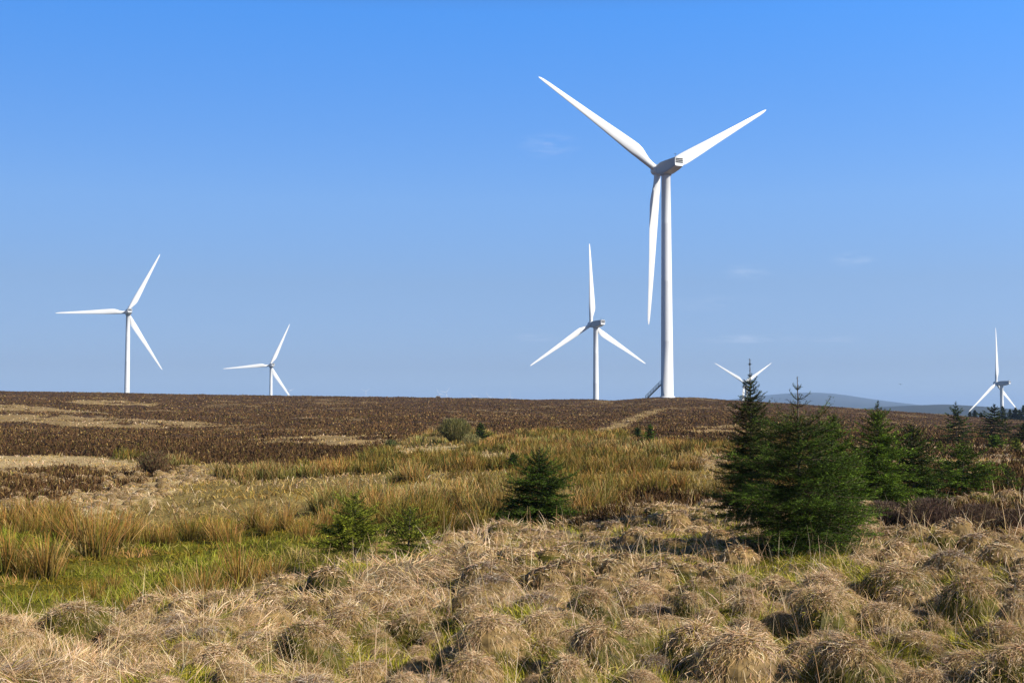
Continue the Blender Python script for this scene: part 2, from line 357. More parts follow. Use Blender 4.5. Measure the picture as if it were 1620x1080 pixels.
# ------------------------------------------------------------------ mid grass: straw on the moor, pale grass, moss, rush carpet
def make_mid_grass():
    b = Buf()
    x, y, r = scatter(210000, 15, 345); z = zones(x, y)
    k = ((z['streak'] & (rng.random(len(x)) < .8)) | (z['pat2'] & (rng.random(len(x)) < .6)) | z['pale'] | (z['rush'] & (rng.random(len(x)) < .8)) | (~z['heather'] & ~z['fore'] & ~z['green'] & (z['px'] > 1150)) | (z['heather'] & (rng.random(len(x)) < .10*(1+2*(fbm(x/9, y/12, 89, 3) > .55)))))
    x, y, r = x[k], y[k], r[k]; zz = {q: v[k] for q, v in z.items()}
    n = len(x); lum = .55+.9*fbm(x/1.3, y/1.3, 83, 3)
    c = pal(n, STRAW, [4, 3, 4, 2, 2], .12)*lum[:, None]*.92; mh = zz['moor'] & ~zz['streak']; c[mh] *= np.array([.72, .66, .55])
    g = (zz['path'] & (rng.random(n) < .5)) | (fbm(x/6, y/6, 87, 3) > .6); c[g] = c[g]*np.array([.86, .82, .5]); ru = zz['rush'] & (rng.random(n) < .7); c[ru] = c[ru]*np.array([.72, .70, .42])
    hh = np.where(zz['moor'], .16, np.where(zz['pale'], .14, .2))*rng.uniform(.6, 1.4, n)
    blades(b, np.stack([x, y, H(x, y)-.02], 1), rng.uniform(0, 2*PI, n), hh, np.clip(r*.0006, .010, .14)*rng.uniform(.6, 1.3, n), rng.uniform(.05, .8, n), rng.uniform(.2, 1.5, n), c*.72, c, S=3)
    tag(link('dry_grass', b.mesh('dry_grass', M_grass)), 'straw coloured grass in streaks and patches between heather and rushes', 'grass', kind='stuff')
    b = Buf()
    x, y, r = scatter(170000, 12.5, 40, 31.); z = zones(x, y); k = z['green']; x, y, r = x[k], y[k], r[k]
    n = len(x); q = fbm(x/1.6, y/1.6, 91, 4)
    c = pal(n, [(.22, .225, .018), (.15, .165, .014), (.30, .28, .03), (.36, .28, .08)], [4, 3, 3, 1.5], .15)*(.45+1.1*q)[:, None]; q2 = fbm(x/1.1+40, y/1.7, 93, 4) > .60; c[q2] = pal(n, [(.50, .36, .16), (.36, .26, .08), (.30, .24, .05)], [2, 3, 3])[q2]
    o = q < .4; c[o] = c[o]*np.array([1.15, .85, .8])
    blades(b, np.stack([x, y, H(x, y)-.015], 1), rng.uniform(0, 2*PI, n), np.where(q2, rng.uniform(.08, .24, n), rng.uniform(.04, .17, n)*(.6+1.2*q)), np.clip(r*.0006, .008, .03), rng.uniform(0, 1.0, n), rng.uniform(0, 1.4, n), c*.7, c, S=2)
    tag(link('green_moss', b.mesh('green_moss', M_grass)), 'bright green moss and short wet grass in the boggy hollow at left', 'moss', kind='stuff')
make_mid_grass()

# ------------------------------------------------------------------ rushes
def rush_cols(n, green):
    c0 = pal(n, [(.065, .075, .012), (.10, .09, .014), (.09, .055, .018)], [3, 2, 1.5])
    t = rng.random(n) < green
    c1 = pal(n, [(.47, .225, .06), (.34, .145, .035), (.56, .35, .13), (.28, .205, .035)], [4, 3, 3, 2.5])
    c1[t] = pal(n, [(.15, .145, .018), (.22, .19, .025), (.30, .22, .045)], [3, 3, 2])[t]
    return c0, c1
def make_rush_stuff():
    b = Buf()
    x, y, r = scatter(19000, 22, 118); z = zones(x, y)
    dn = fbm(x/3.2, y/3.2, 95, 3); k = z['rush'] & (dn > .52); x, y, r, dn = x[k], y[k], r[k], dn[k]
    n = len(x); m = 52; tn = np.repeat(fbm(x/5, y/7, 97, 3), m)
    sx = np.repeat(np.clip(r*.003, .09, .26), m); X = np.repeat(x, m)+rng.normal(0, 1, n*m)*sx; Y = np.repeat(y, m)+rng.normal(0, 1, n*m)*sx; RR = np.repeat(r, m)
    ln = np.repeat(rng.uniform(.26, .76, n), m)*rng.uniform(.55, 1.1, n*m)
    c0, c1 = rush_cols(n*m, .14); cn = np.repeat(rng.uniform(.5, 1.2, n), m)[:, None]; c0 = c0*cn; c1 = c1*cn; gr = np.repeat(rng.random(n) < .3, m); c1[gr] *= np.array([.6, .78, .6])
    gmask = tn > .57; c1[gmask] *= np.array([.72, .80, .6]); pm = tn < .43; c1[pm] *= np.array([1.1, 1.25, 1.5])
    blades(b, np.stack([X, Y, H(X, Y)-.04], 1), rng.uniform(0, 2*PI, n*m), ln, np.clip(RR*.0005, .008, .07)*rng.uniform(.7, 1.3, n*m), np.abs(rng.normal(.05, .26, n*m)), rng.uniform(0, .8, n*m), c0, c1, S=3, tip=.3)
    tag(link('rush_bed', b.mesh('rush_bed', M_grass)), 'wide bed of orange-brown rushes across the middle of the bog', 'rushes', kind='stuff')
make_rush_stuff()
def rush_variant(seed):
    b = Buf(); n = 210; a = rng.uniform(0, 2*PI, n); rad = np.abs(rng.normal(0, .11, n)); P = np.stack([np.cos(a)*rad, np.sin(a)*rad, np.full(n, -.06)], 1)
    c0, c1 = rush_cols(n, .35 if seed % 2 else .15)
    blades(b, P, a+rng.normal(0, .5, n), rng.uniform(.45, 1.0, n), rng.uniform(.008, .014, n), np.abs(rng.normal(.08, .2, n)), rng.uniform(0, .55, n), c0, c1, S=3, tip=.25)
    return b.mesh('rush_clump', M_grass)
RV = [rush_variant(i) for i in range(6)]
def rush(px, py, s, label=None):
    s *= .8 if label is None else 1
    x, y = solve(px, py); o = link('rush_clump', random.choice(RV), None, (x, y, float(H(x, y))), (0, 0, random.uniform(0, 6.28))); o.scale = (s*random.uniform(1, 1.5), s*random.uniform(1, 1.5), s)
    tag(o, label or 'upright rush clump with green base and rusty tips in the boggy hollow', 'rush clump', 'rush clumps around the green hollow')
for (px, py, s, lab) in [(152, 884, 1.15, 'tallest dark-based rush clump standing forward on the green moss at left'), (72, 914, .75, 'orange rush clump left of centre in the green moss, below the tall clump'),
        (15, 914, .8, 'rush clump cut by the left edge of the photo on the green moss'), (378, 918, .8, 'green rush clump on the stream bank below the two pale saplings'),
        (300, 935, .7, 'rush clump beside the dark stream gap at left'), (262, 858, .8, None), (365, 862, .85, None), (345, 852, .8, None), (205, 866, .9, None), (120, 868, 1, None), (60, 850, .9, None), (40, 852, .85, None), (90, 856, .9, None),
        (180, 872, 1, None), (235, 858, .85, None), (300, 852, .85, None), (330, 845, .8, None), (400, 842, .85, None), (420, 848, .6, None), (450, 842, .8, None), (480, 848, .8, None), (497, 845, .7, None), (520, 838, .8, None),
        (408, 912, .6, None), (355, 925, .6, None), (432, 918, .55, None), (320, 938, .6, None), (285, 945, .5, None), (150, 935, .4, None), (180, 925, .4, None), (215, 950, .45, None), (85, 905, .5, None), (40, 915, .6, None),
        (640, 838, .55, None), (660, 828, .6, None), (775, 826, .8, None), (790, 822, .8, None), (760, 830, .6, None), (595, 842, .6, None)]:
    rush(px, py, s, lab)

# ------------------------------------------------------------------ foreground tussocks
def tussock_variant(seed, flat=1., grey=False, mossy=False, lod=False):
    b = Buf(); Rr, Hh = .38, .36*flat; k_ = .13 if lod else 1.; wk = 2.5 if lod else 1.; SS = 2 if lod else 5
    nu, nv = (12, 6) if lod else (26, 11); U, Vv = np.meshgrid(np.linspace(0, 2*PI, nu, endpoint=False), np.linspace(0, 1, nv)); rad = Rr*np.sin(Vv*PI/2); hh = Hh*np.cos(Vv*PI/2)**.8-.10*(Vv > .95)
    wobv = 1+.22*(fbm(U*1.5+seed*7, Vv*3, seed, 2)-.5)*2*np.sin(Vv*PI); pts = np.stack([np.cos(U)*rad*wobv, np.sin(U)*rad*wobv, hh*.86], -1).reshape(-1, 3)
    i = np.arange(nv-1)[:, None]*nu+np.arange(nu)[None]; j = np.arange(nv-1)[:, None]*nu+(np.arange(nu)[None]+1) % nu
    sc = np.tile((.25, .165, .065), (len(pts), 1))*(.6+.7*rng.random((len(pts), 1))); Vf = Vv.ravel()
    mz = (Vf > (.5 if mossy else .95)+.5*(fbm(U.ravel()*2, Vf*4, seed+3, 2)-.5)); sc[mz] = np.array([.085, .075, .012])*(.6+.9*rng.random((mz.sum(), 1)))
    b.add(pts, np.stack([i, i+nu, j+nu, j], -1).reshape(-1, 4), sc)
    # draped dead leaves combed down over the mound
    n1 = int((2600 if mossy else 3000)*k_); a = rng.uniform(0, 2*PI, n1); v = np.abs(rng.normal(0, .42 if mossy else .5, n1)).clip(0, .98); ph = v*PI/2; rad = Rr*np.sin(ph)*.97
    P = np.stack([np.cos(a)*rad+rng.normal(0, .02, n1), np.sin(a)*rad+rng.normal(0, .02, n1), Hh*np.cos(ph)**.8*.88+.005], 1)
    wd = seed*2.4; gx = np.cos(a)*(v+.12)+.35*np.cos(wd)+rng.normal(0, .62, n1); gy = np.sin(a)*(v+.12)+.35*np.sin(wd)+rng.normal(0, .62, n1); a2 = np.arctan2(gy, gx)
    tang = np.arctan2(Rr*np.cos(ph), -Hh*np.sin(ph)); swirl = (fbm(np.cos(a)*2+seed, np.sin(a)*2, seed+5, 2)-.5)*2.6
    c = pal(n1, STRAW, [5, 5, 4, 2, 1] if not grey else [2, 5, 3, 4, 1], .18)
    if grey: c = c*np.array([.78, .82, .96])
    blades(b, P, a2+swirl*.6, rng.uniform(.05, .19, n1)*(.75+.5*rng.random(n1)), rng.uniform(.003, .0066, n1)*wk*(1.3 if lod else 1), np.minimum(tang, 2.3)-rng.uniform(.05, .8, n1), rng.uniform(.2, 1.3, n1), c*.48, c*1.2, S=SS, wav=.85)  # shadowed roots and sunlit tips put into the blade colour
    # green shoots low on the flanks and a few dead stalks sticking up
    n2 = int((900 if mossy else 420)*k_); a = rng.uniform(0, 2*PI, n2); v = rng.uniform(.35 if mossy else .6, 1.12, n2); rad = Rr*v; P = np.stack([np.cos(a)*rad, np.sin(a)*rad, Hh*np.cos(np.minimum(v, 1)*PI/2)**.8*.86-.01], 1)
    c = pal(n2, MOSS+[(.50, .36, .17)], [4, 3, 4, 1.5, 2.2 if mossy else 5], .25)*1.25; blades(b, P, a+rng.normal(0, .8, n2), rng.uniform(.05, .20, n2), rng.uniform(.0045, .008, n2)*wk, rng.uniform(.2, 1.4, n2), rng.uniform(0, .9, n2), c*.7, c, S=2 if lod else 3)
    if lod: return np.concatenate(b.V), np.concatenate(b.Q), np.concatenate(b.C)
    n3 = 60; a = rng.uniform(0, 2*PI, n3); rad = rng.uniform(0, Rr, n3); P = np.stack([np.cos(a)*rad, np.sin(a)*rad, Hh*(1-(rad/Rr)**2)*.8], 1)
    c = pal(n3, STRAW, STRAWW); blades(b, P, a, rng.uniform(.1, .26, n3), rng.uniform(.003, .006, n3), rng.uniform(0, .9, n3), rng.uniform(0, .9, n3), c*.8, c, S=3)
    return b.mesh('grass_tussock', M_grass)
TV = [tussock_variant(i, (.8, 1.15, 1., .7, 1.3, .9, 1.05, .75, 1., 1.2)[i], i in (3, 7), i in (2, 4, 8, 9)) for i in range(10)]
tus = []
CLEAR = [solve(*p) for p in ((562, 884), (646, 892), (850, 828), (1266, 888), (1312, 872))]
def tussock(x, y, sx, sz, v, label):
    o = link('grass_tussock', TV[v], None, (x, y, float(H(x, y))-.03), (rng.normal(0, .12), rng.normal(0, .12), random.uniform(0, 6.28))); q_ = random.uniform(.82, 1.22); o.scale = (sx*q_, sx/q_, sz)
    tag(o, label, 'grass tussock', 'dry grass tussocks of the foreground'); tus.append((x, y, .36*sx))
for (px, py, wpx, hpx, v, lab) in [
        (957, 1072, 128, 105, 4, 'tall haystack-shaped grass tussock right of bottom centre, shaded dark on its left'),
        (1170, 1092, 178, 108, 1, 'widest pale grass tussock on the bottom edge, right of the tall haystack-shaped one'),
        (1292, 1022, 112, 90, 9, 'rounded grass tussock up and right of the widest bottom-edge one'),
        (1418, 936, 120, 62, 2, 'long-backed pale grass tussock on the right, below and right of the big dark spruce'),
        (1528, 985, 120, 80, 8, 'green-sided grass tussock near the right edge between bleached ones'),
        (1602, 1010, 70, 62, 0, 'bleached grass tussock cut by the right edge of the photo'),
        (352, 1078, 120, 66, 5, 'shaggy pale grass tussock left of centre at the bottom edge'),
        (745, 1075, 110, 62, 6, 'low dark-fronted grass tussock at the bottom, left of the tall haystack-shaped one'),
        (1035, 1085, 75, 40, 3, 'small grey tousled grass tussock squeezed between the two big ones at the bottom'),
        (1505, 905, 95, 42, 7, 'greyish grass tussock on the right in front of the heather')]:
    x, y = solve(px, py); s = wpx/F*y/.90
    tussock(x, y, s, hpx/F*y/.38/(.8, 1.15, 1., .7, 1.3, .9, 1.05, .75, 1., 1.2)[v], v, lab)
x, y, r = scatter(9000, 7.2, 42, 26); z = zones(x, y); k = z['fore']; x, y, r, P_ = x[k], y[k], r[k], z['px'][k]
cand = np.argsort(r)
for i in cand[rng.random(len(cand)) < .6]:
    if len(tus) >= 290: break
    s = rng.choice([rng.uniform(.3, .55), rng.uniform(.5, .9)])*(1.0 if P_[i] > 700 else .85); rad = .36*s
    if r[i] < 8.6 and abs(P_[i]-810) > 900: continue
    if any((x[i]-a)**2+(y[i]-b_)**2 < (.86*(rad+c_)+.05)**2 for a, b_, c_ in tus): continue
    if seg_dist(x[i], y[i], STREAM) < .4: continue
    if any((x[i]-a)**2+(y[i]-b_)**2 < .75**2 or (abs(x[i]-a*y[i]/b_) < .75 and b_-3.2 < y[i] < b_) for a, b_ in CLEAR[:3]): continue
    tussock(float(x[i]), float(y[i]), s, s*rng.uniform(.65, 1.4), int(rng.integers(10)), 'one of the many low pale grass tussocks carpeting the foreground')

RT = np.percentile([math.hypot(a, b_) for a, b_, c_ in tus], 97); print('tussocks', len(tus), 'reach', RT)
def make_fore_grass():
    b = Buf()
    x, y, r = scatter(680000, 6.5, 46, 35.); z = zones(x, y); sd = seg_dist(x, y, STREAM)
    k = z['fore'] & (sd > .2) & np.all([np.hypot(x-a, y-b_) > .3 for a, b_ in CLEAR[:3]], 0); x, y, r = x[k], y[k], r[k]; px = z['px'][k]; py = z['py'][k]; he = z['heather'][k]
    n = len(x); g = fbm(x/1.1, y/1.1, 61, 3); q = fbm(x/.5, y/.5, 103, 3); flow = fbm(x/.8, y/.8, 107, 2)*14
    c = pal(n, STRAW, STRAWW, .14)*(.5+.95*q)[:, None]
    rgt = sstep(400, 1300, px)*sstep(830, 960, py)
    gm = (g > .49-.16*rgt) & (rng.random(n) < .88); c[gm] = pal(n, MOSS, [4, 3, 5, 1], .2)[gm]*1.45
    c[he] = pal(n, [(.10, .065, .05), (.14, .095, .075)], [1, 1])[he]
    lift = (1-rng.random(n)**2)*0
    blades(b, np.stack([x, y, H(x, y)-.02], 1), flow+rng.normal(0, .7, n), np.where(gm, rng.uniform(.04, .14, n), rng.uniform(.08, .30, n)), np.clip(r*.00045, .0045, .02)*rng.uniform(.8, 1.3, n), np.where(gm, rng.uniform(.1, .9, n), rng.uniform(.5, 1.35, n)), rng.uniform(.2, 1.1, n), c*.62, c*1.15, S=4, wav=.3)  # root shade and lit tips painted into the filler blades too
    # thin upright dead stalks
    x, y, r = scatter(5500, 7.5, 40); z = zones(x, y); k = z['fore']; x, y, r = x[k], y[k], r[k]; n = len(x)
    c = pal(n, STRAW, STRAWW)*1.0; blades(b, np.stack([x, y, H(x, y)], 1), rng.uniform(0, 6.28, n), rng.uniform(.25, .5, n), np.clip(r*.00035, .003, .012), np.abs(rng.normal(0, .25, n)), rng.uniform(.1, .8, n), c*.8, c, S=3)
    # the same mounds farther off, beyond the ones built one by one
    LV = [tussock_variant(30+i, (1., .8, 1.2, .9, 1.05, .75, 1.15)[i], i == 3, i in (1, 6), True) for i in range(7)]
    x, y, r = scatter(22000, 6.5, 62, 35.); z = zones(x, y); k = ((z['fore'] & ((r > RT-.7) | (np.abs(z['px']-810) > 905))) | (z['pale'] & (r > 20))) & (seg_dist(x, y, STREAM) > .35) & ~z['heather']; x, y, r = x[k], y[k], r[k]
    cell = {}; cnt = 0
    for q in rng.permutation(len(x)):
        X, Y = float(x[q]), float(y[q]); s = float(rng.uniform(.30, .70))*(1+.012*max(0, r[q]-20))*(1. if z['fore'][k][q] else .7); key = (int(X/.8), int(Y/.8))
        if any((X-a)**2+(Y-b_)**2 < (.30*(s+c_))**2 for di in (-1, 0, 1) for dj in (-1, 0, 1) for a, b_, c_ in cell.get((key[0]+di, key[1]+dj), ())): continue
        if any((X-a)**2+(Y-b_)**2 < .5**2 or (abs(X-a*Y/b_) < .7 and b_-3.2 < Y < b_) for a, b_ in CLEAR): continue
        cell.setdefault(key, []).append((X, Y, s)); V, Q, C = LV[int(rng.integers(7)) if z['fore'][k][q] else int(rng.choice([0, 2, 3, 4, 5]))]; t = rng.uniform(0, 6.28); ct, st = math.cos(t), math.sin(t)
        W = np.empty_like(V); W[:, 0] = (V[:, 0]*ct-V[:, 1]*st)*s+X; W[:, 1] = (V[:, 0]*st+V[:, 1]*ct)*s+Y; W[:, 2] = V[:, 2]*s*rng.uniform(.6, 1.15)
        W[:, 2] += float(H(X, Y))-.03; b.add(W, Q, C*rng.uniform(.75, 1.12)); cnt += 1
        if cnt > 4200: break
    print('far mounds', cnt)
    tag(link('foreground_grass', b.mesh('foreground_grass', M_grass)), 'bleached grass with olive moss filling the gaps between the tussocks', 'grass', kind='stuff')
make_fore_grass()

# ------------------------------------------------------------------ conifers
def tube(path, rads, k=6):
    path = np.asarray(path, float); n = len(path); V = []
    for i in range(n):
        d = path[min(i+1, n-1)]-path[max(i-1, 0)]; d /= np.linalg.norm(d)+1e-9
        u = np.cross(d, (0, 1, 0) if abs(d[1]) < .9 else (1, 0, 0)); u /= np.linalg.norm(u); w = np.cross(d, u)
        for q in range(k):
            a = 2*PI*q/k; V.append(path[i]+rads[i]*(u*math.cos(a)+w*math.sin(a)))
    Q = [(i*k+q, i*k+(q+1) % k, (i+1)*k+(q+1) % k, (i+1)*k+q) for i in range(n-1) for q in range(k)]
    return np.array(V), np.array(Q)

def conifer(px, py, top, hw, label, seed, dens=1., shape='cone', pal_='dark', leader=.12, Y=None, base_gap=.05, asym=0., nl=.028, group=None, cover=1.):
    g = np.random.default_rng(seed)
    if Y is None: x, y = solve(px, py)
    else: x = (px-810)/F*Y; y = Y
    z = float(H(x, y)); _, pyb = proj(np.array(x), np.array(y), np.array(z))
    h = (py-top)/F*y*1.0 if Y is None else (645-top)/F*y+CZ-z
    w = hw/F*y*1.22
    root = bpy.data.objects.new('spruce_tree', None); COL.objects.link(root); root.location = (x, y, z-.03); root.empty_display_size = .3
    tag(root, label, 'conifer', group or 'young conifers scattered over the moor')
    bend = g.normal(0, .02, 2)
    def trunk_at(t): return np.array([bend[0]*h*t*t, bend[1]*h*t*t, h*t])
    tr = max(.012*h, .018); tp = [trunk_at(t) for t in np.linspace(0, 1, 14)]
    V, Q = tube(tp, [tr*(1-.93*t)+.002 for t in np.linspace(0, 1, 14)], 7)
    link('trunk', mesh_np('trunk', V, Q, mats=M_bark, smooth=True), root)
    # whorls
    segs = []; bv = []; bq = []; nb = 0
    px_m = y/1280.  # metres per picture element, for the detail kept
    spacing = min(max(.075/dens, px_m*3.2), h/16); H0 = base_gap*h; tt = []
    t = H0
    while t < h*(.955 if shape == 'bush' else .985): tt.append(t/h); t += spacing*g.uniform(.7, 1.3)*(2.6 if (shape in ('bush', 'tall') and 1-t/h < (.30 if shape == 'bush' else .16)) else 1)
    for t in tt:
        s = (1-t)
        if shape == 'cone': prof = min(1, s*1.25+.02)**.9*(1-.35*max(0, (.14-t)/.14))
        elif shape == 'round': prof = (math.sin(min(1, s*1.05)*PI*.62)**.8)
        elif shape == 'bush': prof = .05+.85*s if s < .30 else (.58+.42*sstep(.30, .55, s))*(1-.42*sstep(.80, 1, s))
        elif shape == 'tall': prof = min(1, (s*1.6)**1.05+.03)
        else: prof = min(1, s**.85*1.15)
        if s < leader: prof *= .35+.4*s/leader
        nbch = int(max(3, round((5 if s > leader else 3)*min(dens, 1.4))))
        a0 = g.uniform(0, 6.28)
        for q in range(nbch):
            az = a0+2*PI*q/nbch+g.normal(0, .25); L = w*prof*g.uniform(.5, 1.2)*(1+asym*math.cos(az))
            if L < .02: L = .03
            if shape in ('bush', 'tall') and s < .12: L *= .75
            el = (.75*(t**2)+(.12 if dens < 1 else .0)-.12*(1-t))+g.normal(0, .12); curl = .35+g.normal(0, .1)
            ns = max(3, min(10, int(L/.07))); p = trunk_at(t); pts = [p]
            for i in range(ns):
                u = (i+1)/ns; e = el-.25*math.sin(u*PI*.7)*(1-t)+curl*u*u
                azc = az+g.normal(0, .05); p = p+np.array([math.cos(azc)*math.cos(e), math.sin(azc)*math.cos(e), math.sin(e)])*L/ns; pts.append(p)
            V, Q = tube(pts, [max(.006*(1-i/ns)*min(1, L)+.0025, px_m*.18) for i in range(ns+1)], 3); bv.append(V); bq.append(Q+nb); nb += len(V)
            for i in range(ns): segs.append((pts[i], pts[i+1], i/ns, 0, t))
            tws = max(.05/dens, px_m*2.5); d = .12*L
            while d < L*.97:
                u = d/L; i = min(int(u*ns), ns-1); b0 = pts[i]+(pts[i+1]-pts[i])*(u*ns-i); dr = pts[i+1]-pts[i]; dr = dr/np.linalg.norm(dr)
                side = np.cross(dr, (0, 0, 1)); side /= np.linalg.norm(side)+1e-9
                for sg in (-1, 1):
                    tl = min(.42*L*(1-u*.8), .30)*g.uniform(.5, 1.15); dd = dr*.62+side*sg*.72+np.array([0, 0, g.normal(.0, .22)-.05]); dd /= np.linalg.norm(dd)
                    e1 = b0+dd*tl+np.array([0, 0, .04*tl]); segs.append((b0, e1, u, 1, t))
                    if tl > .12 and dens >= 1 and px_m < .03:
                        for v in (.35, .62):
                            b1 = b0+dd*tl*v
                            for s2 in (-1, 1):
                                d2 = dd*.7+np.cross(dd, (0, 0, 1))*s2*.6+np.array([0, 0, g.normal(0, .25)]); segs.append((b1, b1+d2*tl*.38, u, 2, t))
                d += tws*g.uniform(.7, 1.4)
    # leader shoot
    for a_, b_ in zip(tp[8:-1], tp[9:]): segs.append((a_, b_, .8, 0, .95))
    A = np.array([s[0] for s in segs]); B = np.array([s[1] for s in segs]); U = np.array([s[2] for s in segs]); O = np.array([s[3] for s in segs]); TT = np.array([s[4] for s in segs])
    ln = np.linalg.norm(B-A, axis=1); nlen = max(nl, px_m*1.5); nw = max(.0042, px_m*.42); per = cover*min(230, 1.25/nw*.8)
    per = per*(1.8 if px_m > .03 else 1.0); cnt = np.maximum(2, (ln*per).astype(int)); 
    if cnt.sum() > 170000: cnt = np.maximum(1, (cnt*170000/cnt.sum()).astype(int))
    idx = np.repeat(np.arange(len(segs)), cnt); n = len(idx); u = g.random(n)[:, None]
    P = A[idx]*(1-u)+B[idx]*u; D = (B-A)[idx]/np.maximum(ln[idx], 1e-6)[:, None]
    rv = g.normal(0, 1, (n, 3)); rv[:, 2] = np.abs(rv[:, 2])*.6+rv[:, 2]*.4; rv -= D*(rv*D).sum(1)[:, None]; rv /= np.linalg.norm(rv, axis=1)[:, None]+1e-9
    ND = D*.65+rv*.75; W_ = np.cross(ND, g.normal(0, 1, (n, 3))); W_ /= np.linalg.norm(W_, axis=1)[:, None]+1e-9
    ll = (nlen*g.uniform(.6, 1.2, n))[:, None]; ww = (nw*g.uniform(.7, 1.2, n))[:, None]*.5
    Vn = np.stack([P-W_*ww, P+W_*ww, P+ND*ll+W_*ww*.3, P+ND*ll-W_*ww*.3], 1).reshape(-1, 3)
    Qn = (np.arange(n)*4)[:, None]+np.arange(4)[None]
    young = np.clip(np.clip(U[idx]*1.1-.15, 0, 1)**1.5+.35*u[:, 0]*(O[idx] > 0), 0, 1)*g.uniform(.4, 1.25, n)  # young growth paler; sunlit tips and shaded interior put into the needle colour
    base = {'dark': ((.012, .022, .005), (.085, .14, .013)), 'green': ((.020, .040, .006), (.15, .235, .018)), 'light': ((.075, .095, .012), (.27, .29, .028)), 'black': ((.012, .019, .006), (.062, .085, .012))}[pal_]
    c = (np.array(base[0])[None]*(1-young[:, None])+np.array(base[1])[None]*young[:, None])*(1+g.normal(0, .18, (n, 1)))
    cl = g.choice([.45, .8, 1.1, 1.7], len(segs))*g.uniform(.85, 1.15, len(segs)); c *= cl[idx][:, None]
    dead = g.random(n) < .03; c[dead] = (.14, .09, .045)
    BV = np.concatenate(bv); BQ = np.concatenate(bq)
    V = np.concatenate([Vn, BV]); Q = np.concatenate([Qn, BQ+len(Vn)]); C = np.concatenate([np.repeat(np.clip(c, .004, 1), 4, 0), np.tile((.07, .05, .035), (len(BV), 1))])
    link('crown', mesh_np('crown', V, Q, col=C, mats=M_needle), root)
    return root
conifer(1190, 845, 570, 52, 'tallest dark spruce with a bare pointed leader, in front of the small turbine', 11, 1.35, 'tall', 'black', .12, base_gap=.12)
conifer(1266, 884, 604, 108, 'big dense spruce in the middle of the clump with a long bare leader', 12, 1.7, 'bush', 'dark', .0, nl=.03, base_gap=.015)
conifer(1312, 872, 664, 74, 'bushy green spruce on the right side of the big clump, without a bare leader', 13, 1.5, 'cone', 'green', .05)
conifer(1388, 812, 630, 76, 'open-branched spruce with visible trunk just right of the big clump', 14, 1.15, 'cone', 'green', .12, base_gap=.1)
conifer(1446, 804, 664, 54, 'bushy spruce right of the open-branched one, with a blunt top', 15, 1.2, 'round', 'dark', .05)
conifer(1514, 702, 636, 28, 'open spruce on the slope left of the far right turbine', 16, .9, 'cone', 'dark', .15, nl=.05)
conifer(1524, 792, 690, 56, 'broad low green spruce in the right middle distance', 17, 1.0, 'round', 'green', .08)
conifer(1574, 694, 638, 32, 'dark spruce directly in front of the far right turbine tower', 18, 1.3, 'cone', 'black', .1, nl=.05)
conifer(1563, 778, 728, 24, 'small pale spruce sapling right of the broad low spruce', 19, .8, 'cone', 'light', .12)
conifer(1595, 780, 738, 26, 'small thin spruce sapling nearest the right edge', 20, .7, 'cone', 'green', .12)
conifer(1487, 716, 694, 10, 'little light green sapling on the slope below the open spruce', 21, .9, 'cone', 'light', .1, nl=.05)
conifer(1575, 712, 692, 16, 'low green sapling below the dark spruce at right', 22, 1., 'round', 'green', .1, nl=.05)
conifer(1608, 716, 692, 11, 'low light green sapling close to the right edge', 23, .9, 'round', 'light', .1, nl=.05)
conifer(850, 828, 703, 74, 'dense dark green spruce standing alone in the centre', 24, 1.9, 'cone', 'dark', .1, nl=.028)
conifer(812, 744, 716, 13, 'tiny dark spruce behind and left of the lone central spruce', 25, 1.1, 'round', 'dark', .1, nl=.04)
conifer(761, 699, 668, 15, 'small dark spruce right of the grey-green willow bush', 26, 1.3, 'cone', 'dark', .08, nl=.06)
conifer(1028, 705, 672, 14, 'larger of two small green spruces below the biggest turbine', 27, 1.2, 'cone', 'green', .1, nl=.06)
conifer(1009, 692, 675, 7, 'smaller of two small spruces below the biggest turbine', 28, 1.2, 'round', 'dark', .1, nl=.06)
conifer(562, 880, 768, 60, 'open pale green sapling left of centre, its bare lower trunk showing', 29, 1.2, 'round', 'light', .08, base_gap=.27, nl=.032)
conifer(646, 888, 796, 50, 'smaller grey-green sapling right of the open pale green one', 30, 1.15, 'round', 'light', .12, base_gap=.16)
for k, (px, top, hw, Yd, lab) in enumerate([(1541, 649, 5, 380, 'tiny distant conifer on the right crest, left of the turbine tower'), (1586, 643, 8, 375, 'distant dark conifer just right of the far right turbine tower'),
        (1605, 645, 9, 372, 'distant dark conifer in the plantation row near the right edge'), (1618, 641, 9, 370, 'distant dark conifer cut by the right edge of the photo'), (1533, 652, 3, 382, 'lowest distant conifer on the right crest'), (1551, 653, 4, 378, 'second tiny distant conifer on the right crest'),
        (1597, 648, 6, 378, 'short distant conifer filling the plantation row gap'), (1612, 648, 7, 390, 'distant conifer behind the plantation row')]):
    conifer(px, 660, top, hw, lab, 40+k, 1.1, 'cone', 'black', .1, Y=Yd, nl=.2, group='distant conifers on the right horizon', cover=1.4)
conifer(1622, 698, 668, 24, 'dark conifer whose branches enter at the right edge', 60, 1.2, 'cone', 'black', .1, nl=.05)

